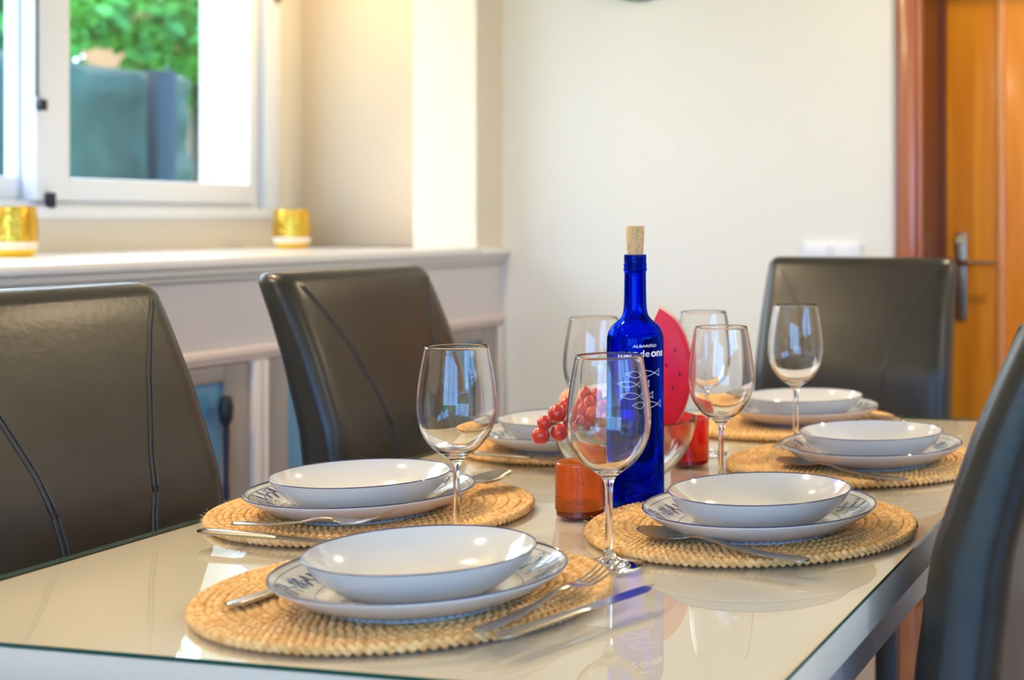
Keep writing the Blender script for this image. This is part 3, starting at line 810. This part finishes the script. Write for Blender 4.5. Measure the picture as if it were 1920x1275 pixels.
# ------------------------------------------------------------------ tealight glasses
def tealight(x, y, R, H, body, base, label, ribs=True):
    t = empty('candle_glass', (x, y, ZT+.0002), 0, label, 'candle holder')
    n = 96; V = []; Fc = []; zs = list(np.linspace(.008, H-.004, 66))
    def outer(a, z):
        if not ribs: return R
        ph = a*24/(2*PI); tri = abs((ph % 1)-.5)*2
        return R + .0010*math.cos(2*PI*(z/.0036 + tri*1.1))
    prof = [('o', z) for z in zs]
    for _, z in prof:
        for i in range(n):
            a = 2*PI*i/n; r = outer(a, z); V.append((r*math.cos(a), r*math.sin(a), z))
    rest = [(R, H-.002), (R-.0006, H), (R-.0022, H), (R-.0028, H-.002), (R-.0030, H*.5), (R-.0032, .012), (R-.006, .009)]
    for r, z in rest:
        for i in range(n):
            a = 2*PI*i/n; V.append((r*math.cos(a), r*math.sin(a), z))
    rows = len(zs)+len(rest)
    for j in range(rows-1):
        for i in range(n):
            k = (i+1) % n; Fc.append((j*n+i, j*n+k, (j+1)*n+k, (j+1)*n+i))
    c = len(V); V.append((0, 0, .009)); V.append((0, 0, .0075))
    for i in range(n):
        Fc.append(((rows-1)*n+i, (rows-1)*n+(i+1) % n, c)); Fc.append(((i+1) % n, i, c+1))
    me = mesh('glass_cup', V, Fc); link('glass_cup', me, body, t)
    MB().lathe([(0, 0), (R-.003, 0), (R-.0003, .0018), (R-.0002, .0074), (0, .0074)], 64).build('thick_base', base, t, smooth=True, ang=50)
    return t
tealight(-.7813, 1.6469, .0295, .066, M['amber_glass'], M['amber_base'], 'orange ribbed glass candle holder in front of the blue bottle')
tealight(-.7855, 2.0288, .0285, .070, M['red_glass'], pbr('red_glass_base', (.22, .006, .004), .1, coat=.5), 'red glass candle holder behind the fruit bowl', False)

# ------------------------------------------------------------------ fruit bowl
FX, FY = at(1171, 0, 2.005)[:2]
fb = [(0, 0), (.034, 0), (.038, .003), (.058, .012), (.080, .034), (.093, .058), (.0995, .084), (.1005, .0885)]
fi = [(.0990, .0895), (.0972, .084), (.0905, .059), (.0775, .0365), (.056, .0155), (.034, .0065), (0, .0055)]
o = MB().lathe(smooth_prof(fb, 3) + smooth_prof(fi, 3), 80).build('fruit_bowl', M['bowl_glass'], None, smooth=True, ang=60)
o.location = (FX, FY, ZT+.0002); tag(o, 'round clear glass bowl of fruit in the middle of the table', 'bowl')
def ball(mb, c, r, n=20):
    prof = [(r*math.sin(a), -r*math.cos(a)) for a in np.linspace(0, PI, n//2+1)]; prof[0] = (0, -r); prof[-1] = (0, r)
    mb.lathe(prof, n, c=c)
# bunch of grapes hanging over the left rim
gp = [(1045, 775, 1.95, .0126), (1021, 793, 1.93, .0100), (1014, 817, 1.925, .0122), (1049, 811, 1.935, .0118), (1072, 792, 1.97, .012), (1078, 770, 1.99, .0125),
      (1096, 757, 2.01, .012), (1104, 778, 1.98, .0125), (1090, 800, 1.98, .012), (1118, 795, 1.99, .012), (1112, 742, 2.03, .011), (1128, 765, 2.02, .012), (1084, 738, 2.03, .0115), (1135, 788, 1.99, .0115), (1062, 758, 2.01, .0095)]
gx, gy, gz = at(1085, 790, 2.0)
gb = empty('grape_bunch', (gx, gy, gz), 0, 'bunch of red grapes spilling over the left rim of the glass bowl', 'grapes')
for (px, py, D, r) in gp:
    c = Vector(at(px, py, D)) - Vector((gx, gy, gz)); m = MB(); ball(m, (0, 0, 0), r)
    q = m.build('grape', M['grape'], gb, smooth=True, ang=80); q.location = c
sm = MB()
st_pts = [Vector(at(1032, 797, 1.945)), Vector(at(1062, 785, 1.975)), Vector(at(1090, 775, 2.0)), Vector(at(1120, 770, 2.02))]
sm.tube([p-Vector((gx, gy, gz)) for p in st_pts], .0014, 6).build('stem', M['stem'], gb, smooth=True)
def fruit(name, px, py, D, r, mat, label, cat):
    x, y, z = at(px, py, D)
    t = empty(name, (x, y, z), 0, label, cat)
    prof = []
    for a in np.linspace(0, PI, 19):
        rr = r*math.sin(a)*(1+.05*math.cos(a)); zz = -r*.93*math.cos(a)
        if a > 2.6: zz -= (a-2.6)**2*r*.9
        if a < .5: zz += (.5-a)**2*r*.5
        prof.append((max(rr, 0), zz))
    prof[0] = (0, prof[0][1]); prof[-1] = (0, prof[-1][1])
    MB().lathe(prof, 36).build('flesh', mat, t, smooth=True, ang=80)
    MB().tube([(0, 0, prof[-1][1]-.001), (.002, 0, prof[-1][1]+.010)], .0012, 6).build('stem', M['stem'], t, smooth=True)
fruit('red_apple', 1214, 828, 2.02, .034, M['apple'], 'red apple in the right side of the glass bowl', 'fruit')
fruit('red_apple', 1150, 830, 2.03, .031, M['apple'], 'red apple in the left side of the glass bowl, under the grapes', 'fruit')
fruit('peach', 1076, 752, 2.075, .0215, M['peach'], 'small pale orange peach behind the grapes', 'fruit')
# upright slice of red fruit: half disc with rind, tip up
sx_, sy_, sz_ = at(1240, 700, 2.07)
ms = empty('fruit_slice', (sx_, sy_, sz_), YAW+.1, 'large red fruit slice standing upright in the glass bowl behind the bottle', 'fruit slice')
def slice_mesh(R0, R1, th, inset=0):
    V = []; Fc = []; n = 40
    return V, Fc
def outline(k):
    # (x right, z up) outline of slice in metres at D 2.07 : tip at top, bulging to the right
    pts = [(1237, 573), (1252, 583), (1268, 597), (1281, 617), (1291, 642), (1297, 670), (1298, 700), (1295, 730), (1288, 758), (1277, 782), (1262, 800), (1245, 812), (1228, 806), (1216, 790), (1208, 750), (1207, 700), (1212, 650), (1222, 608)]
    return [((x-1240)*2.07/F_PX, -(y-700)*2.07/F_PX) for x, y in pts]
P0 = smooth_prof([(a+1, b) for a, b in outline(0)]+[(outline(0)[0][0]+1, outline(0)[0][1])], 4)[:-1]
P0 = [(a-1, b) for a, b in P0]
def scaled(P_, k): 
    cx_ = sum(a for a, b in P_)/len(P_); cz_ = sum(b for a, b in P_)/len(P_); return [(cx_+(a-cx_)*k, cz_+(b-cz_)*k) for a, b in P_]
def lens(layers, name, mat):
    V = []; Fc = []; n = len(P0)
    for k, y in layers: V += [(a, y, b) for a, b in scaled(P0, k)]
    for j in range(len(layers)-1):
        for i in range(n):
            q = (i+1) % n; Fc.append((j*n+i, j*n+q, (j+1)*n+q, (j+1)*n+i))
    Fc.append(tuple(reversed(range(n)))); Fc.append(tuple(range((len(layers)-1)*n, len(layers)*n)))
    me = mesh(name, V, Fc); bm = bmesh.new(); bm.from_mesh(me); bmesh.ops.recalc_face_normals(bm, faces=bm.faces); bm.to_mesh(me); bm.free()
    q = link(name, me, mat, ms); auto_smooth(me, 40); return q
lens([(.93, -.0150), (.965, -.0140), (.97, .0140), (.93, .0150)], 'flesh', M['melon'])
lens([(.974, -.0125), (1.0, -.0095), (1.0, .0095), (.974, .0125)], 'rind', M['rind'])
for (x, y) in ((1250, 683), (1266, 655), (1262, 725), (1243, 640), (1275, 700)):
    m = MB(); m.lathe([(0, -.003), (.0012, -.0015), (.0014, .0005), (0, .003)], 8)
    q = m.build('seed', M['seed'], ms, smooth=True); q.location = ((x-1240)*2.07/F_PX, -.0152, -(y-700)*2.07/F_PX)

# ------------------------------------------------------------------ cutlery (local x = length from handle end, y = width, z up)
def loft(mb, st, nv=8):
    """st: list of (x, z, halfwidth, thick, dish)"""
    V = []; Fc = []; n = 2*(nv+1)
    for (x, z, w, th, dish) in st:
        for i in range(nv+1):
            s = -1+2*i/nv; V.append((x, w*s, z + th/2*(1-abs(s)**3*.7) - dish*(1-s*s)))
        for i in range(nv+1):
            s = 1-2*i/nv; V.append((x, w*s, z - th/2*(1-abs(s)**3*.7) - dish*(1-s*s)))
    for j in range(len(st)-1):
        for i in range(n):
            k = (i+1) % n; Fc.append((j*n+i, (j+1)*n+i, (j+1)*n+k, j*n+k))
    Fc.append(tuple(range(n))); Fc.append(tuple(reversed(range((len(st)-1)*n, len(st)*n))))
    mb.add(V, Fc)
def interp_st(keys, n):
    xs = [k[0] for k in keys]; out = []
    for x in np.linspace(xs[0], xs[-1], n):
        out.append(tuple([float(x)] + [float(np.interp(x, xs, [k[i] for k in keys])) for i in range(1, 5)]))
    return out
def spoon_mesh():
    m = MB()
    k = [(0, .0045, .0035, .0022, 0), (.003, .0045, .0075, .0030, 0), (.012, .0042, .0092, .0032, 0), (.05, .0035, .0070, .0028, 0), (.09, .0055, .0044, .0028, 0), (.115, .0095, .0032, .0032, 0), (.130, .0095, .0034, .0032, 0), (.138, .0080, .0060, .0026, .0005)]
    b = []
    for u in np.linspace(0, 1, 16):
        x = .140+.062*u; w = .0205*math.sin(PI*min(1, (u*.86+.09)))**.75*(1 if u < 1 else 0)
        b.append((x, .0072+.002*u, max(w*(1-.0*u), .0012), .0013, .0060*math.sin(PI*u)))
    loft(m, interp_st(k, 30)+b, 10); return m
def fork_mesh():
    m = MB()
    k = [(0, .0045, .0035, .0022, 0), (.003, .0045, .0075, .0030, 0), (.012, .0042, .0092, .0032, 0), (.05, .0035, .0070, .0028, 0), (.09, .0060, .0044, .0030, 0), (.115, .0105, .0030, .0032, 0), (.130, .0105, .0036, .0030, 0), (.140, .0085, .0095, .0022, .0005), (.150, .0070, .0125, .0018, .0008), (.158, .0065, .0128, .0018, .0005)]
    loft(m, interp_st(k, 36), 8)
    for q in (-1.5, -.5, .5, 1.5):
        n = 10; st = []
        t = MB()
        for u in np.linspace(0, 1, n):
            x = .157+.048*u; z = .0065+.012*u*u; st.append((x, z, .0019-.0009*u, .0019-.0007*u, 0))
        loft(t, st, 2); m.add([(a, b + q*.0068, c) for a, b, c in t.v], t.f)
    return m
def knife_parts():
    h = MB(); loft(h, interp_st([(0, .0060, .0040, .0040, 0), (.003, .0060, .0080, .0060, 0), (.015, .0060, .0092, .0068, 0), (.06, .0058, .0080, .0062, 0), (.105, .0056, .0065, .0056, 0), (.115, .0054, .0062, .0040, 0)], 20), 8)
    b = MB(); V = []; Fc = []
    n = 18
    for u in np.linspace(0, 1, n):
        x = .115+.103*u; top = .0065 - (.004*max(0, (u-.7)/.3)**2); bot = -.0085 - .0035*math.sin(PI*min(1, u*.9)) + (.0150*max(0, (u-.75)/.25)**1.6)
        bot = min(bot, top-.0006)
        V += [(x, top, .0054+.0009), (x, top, .0054-.0009), (x, bot, .0054-.0003), (x, bot, .0054+.0003)]
    for j in range(n-1):
        for i in range(4):
            k = (i+1) % 4; Fc.append((j*4+i, (j+1)*4+i, (j+1)*4+k, j*4+k))
    Fc += [(0, 1, 2, 3), tuple(reversed(range((n-1)*4, n*4)))]
    b.add(V, Fc); return h, b
def orient(o, a, b, roll=0.0):
    """handle end at a, pointing towards b"""
    a, b = Vector(a), Vector(b); d = (b-a).normalized()
    q = d.to_track_quat('X', 'Z'); o.rotation_mode = 'XYZ'; o.location = a
    o.rotation_euler = (q.to_matrix().to_4x4() @ Matrix.Rotation(roll, 4, 'X')).to_euler()
sp_me = spoon_mesh(); fk_me = fork_mesh(); kh, kb = knife_parts()
def spoon(a, b, label, proto=[None], roll=0):
    if proto[0] is None: o = sp_me.build('spoon', M['steel'], None, smooth=True, ang=50); proto[0] = o
    else: o = proto[0].copy(); COL.objects.link(o)
    orient(o, a, b, roll); o.scale = (1.17,)*3; return tag(o, label, 'spoon', 'polished steel spoons')
def fork(a, b, label, proto=[None], roll=0):
    if proto[0] is None: o = fk_me.build('fork', M['steel'], None, smooth=True, ang=50); proto[0] = o
    else: o = proto[0].copy(); COL.objects.link(o)
    orient(o, a, b, roll); return tag(o, label, 'fork', 'polished steel forks')
def knife(a, b, label, proto=[None], roll=0):
    if proto[0] is None:
        t = empty('table_knife'); kh.build('handle', M['steel'], t, smooth=True, ang=50); kb.build('blade', M['steel'], t, smooth=True, ang=30); proto[0] = t
    else: t = copy_tree(proto[0])
    orient(t, a, b, roll); t.scale = (.93,)*3; return tag(t, label, 'knife', 'polished steel table knives')
zc = ZM + .0005
def dirpt(a, b2, zb):   # direction towards a plan position, ending at height zb
    return (b2[0], b2[1], zb)
a = on(893, 1192, zc+.004); b = on(1143, 1052, .787)
fork((a[0], a[1], zc+.003), (-.585, 1.298, .7665), 'steel fork beside the knife, right of the nearest plate')
a = on(932, 1199, zc+.004); b = on(1213, 1102, .766)
knife((a[0], a[1], zc), (b[0], b[1], zc+.001), 'steel table knife beside the fork, right of the nearest plate', roll=0)
a = on(428, 1138, zc+.004); 
spoon((a[0], a[1], zc), (a[0]+.012, a[1]+.2, zc-.0012), 'steel spoon mostly hidden under the nearest plate, only its handle showing', roll=0)
a = on(1515, 1055, zc+.003); b = on(1190, 992, zc+.008)
spoon((a[0], a[1], zc), (b[0], b[1], zc+.001), 'steel spoon lying in front of the plate beside the blue bottle')
a = on(373, 996, zc+.005); b = on(612, 1014, zc+.005)
knife((a[0], a[1], zc), (b[0], b[1]-.002, zc), 'steel table knife lying in front of the left plate, handle past the placemat')
a = on(437, 988, zc+.006); b = on(727, 966, .79)
fork((a[0], a[1], zc+.006), (b[0], b[1], .776), 'steel fork lying in front of the left plate, tines raised')
a = on(952, 893, zc+.012); c2 = Vector((SET['C'][2], 0, 0))
hb = Vector(at(SET['C'][2], 0, SET['C'][3]))
spoon((a[0]-.040, a[1]-.232, zc+.001), (a[0], a[1], zc+.010), 'steel spoon behind the nearer left plate, only its bowl showing')
a = on(1700, 903, zc+.003); b = on(1450, 858, zc+.010)
spoon((a[0], a[1], zc), (b[0], b[1], zc+.001), 'steel spoon lying in front of the farther right plate')
a = on(885, 851, zc+.004); b = on(1080, 866, zc+.004)
knife((a[0], a[1], zc), (b[0], b[1], zc), 'steel table knife lying in front of the farther left plate')
a = on(1683, 786, zc+.003)
spoon((a[0], a[1], zc), (a[0]-.14, a[1]+.08, zc), 'steel spoon at the right of the far-end plate, only its handle end showing')
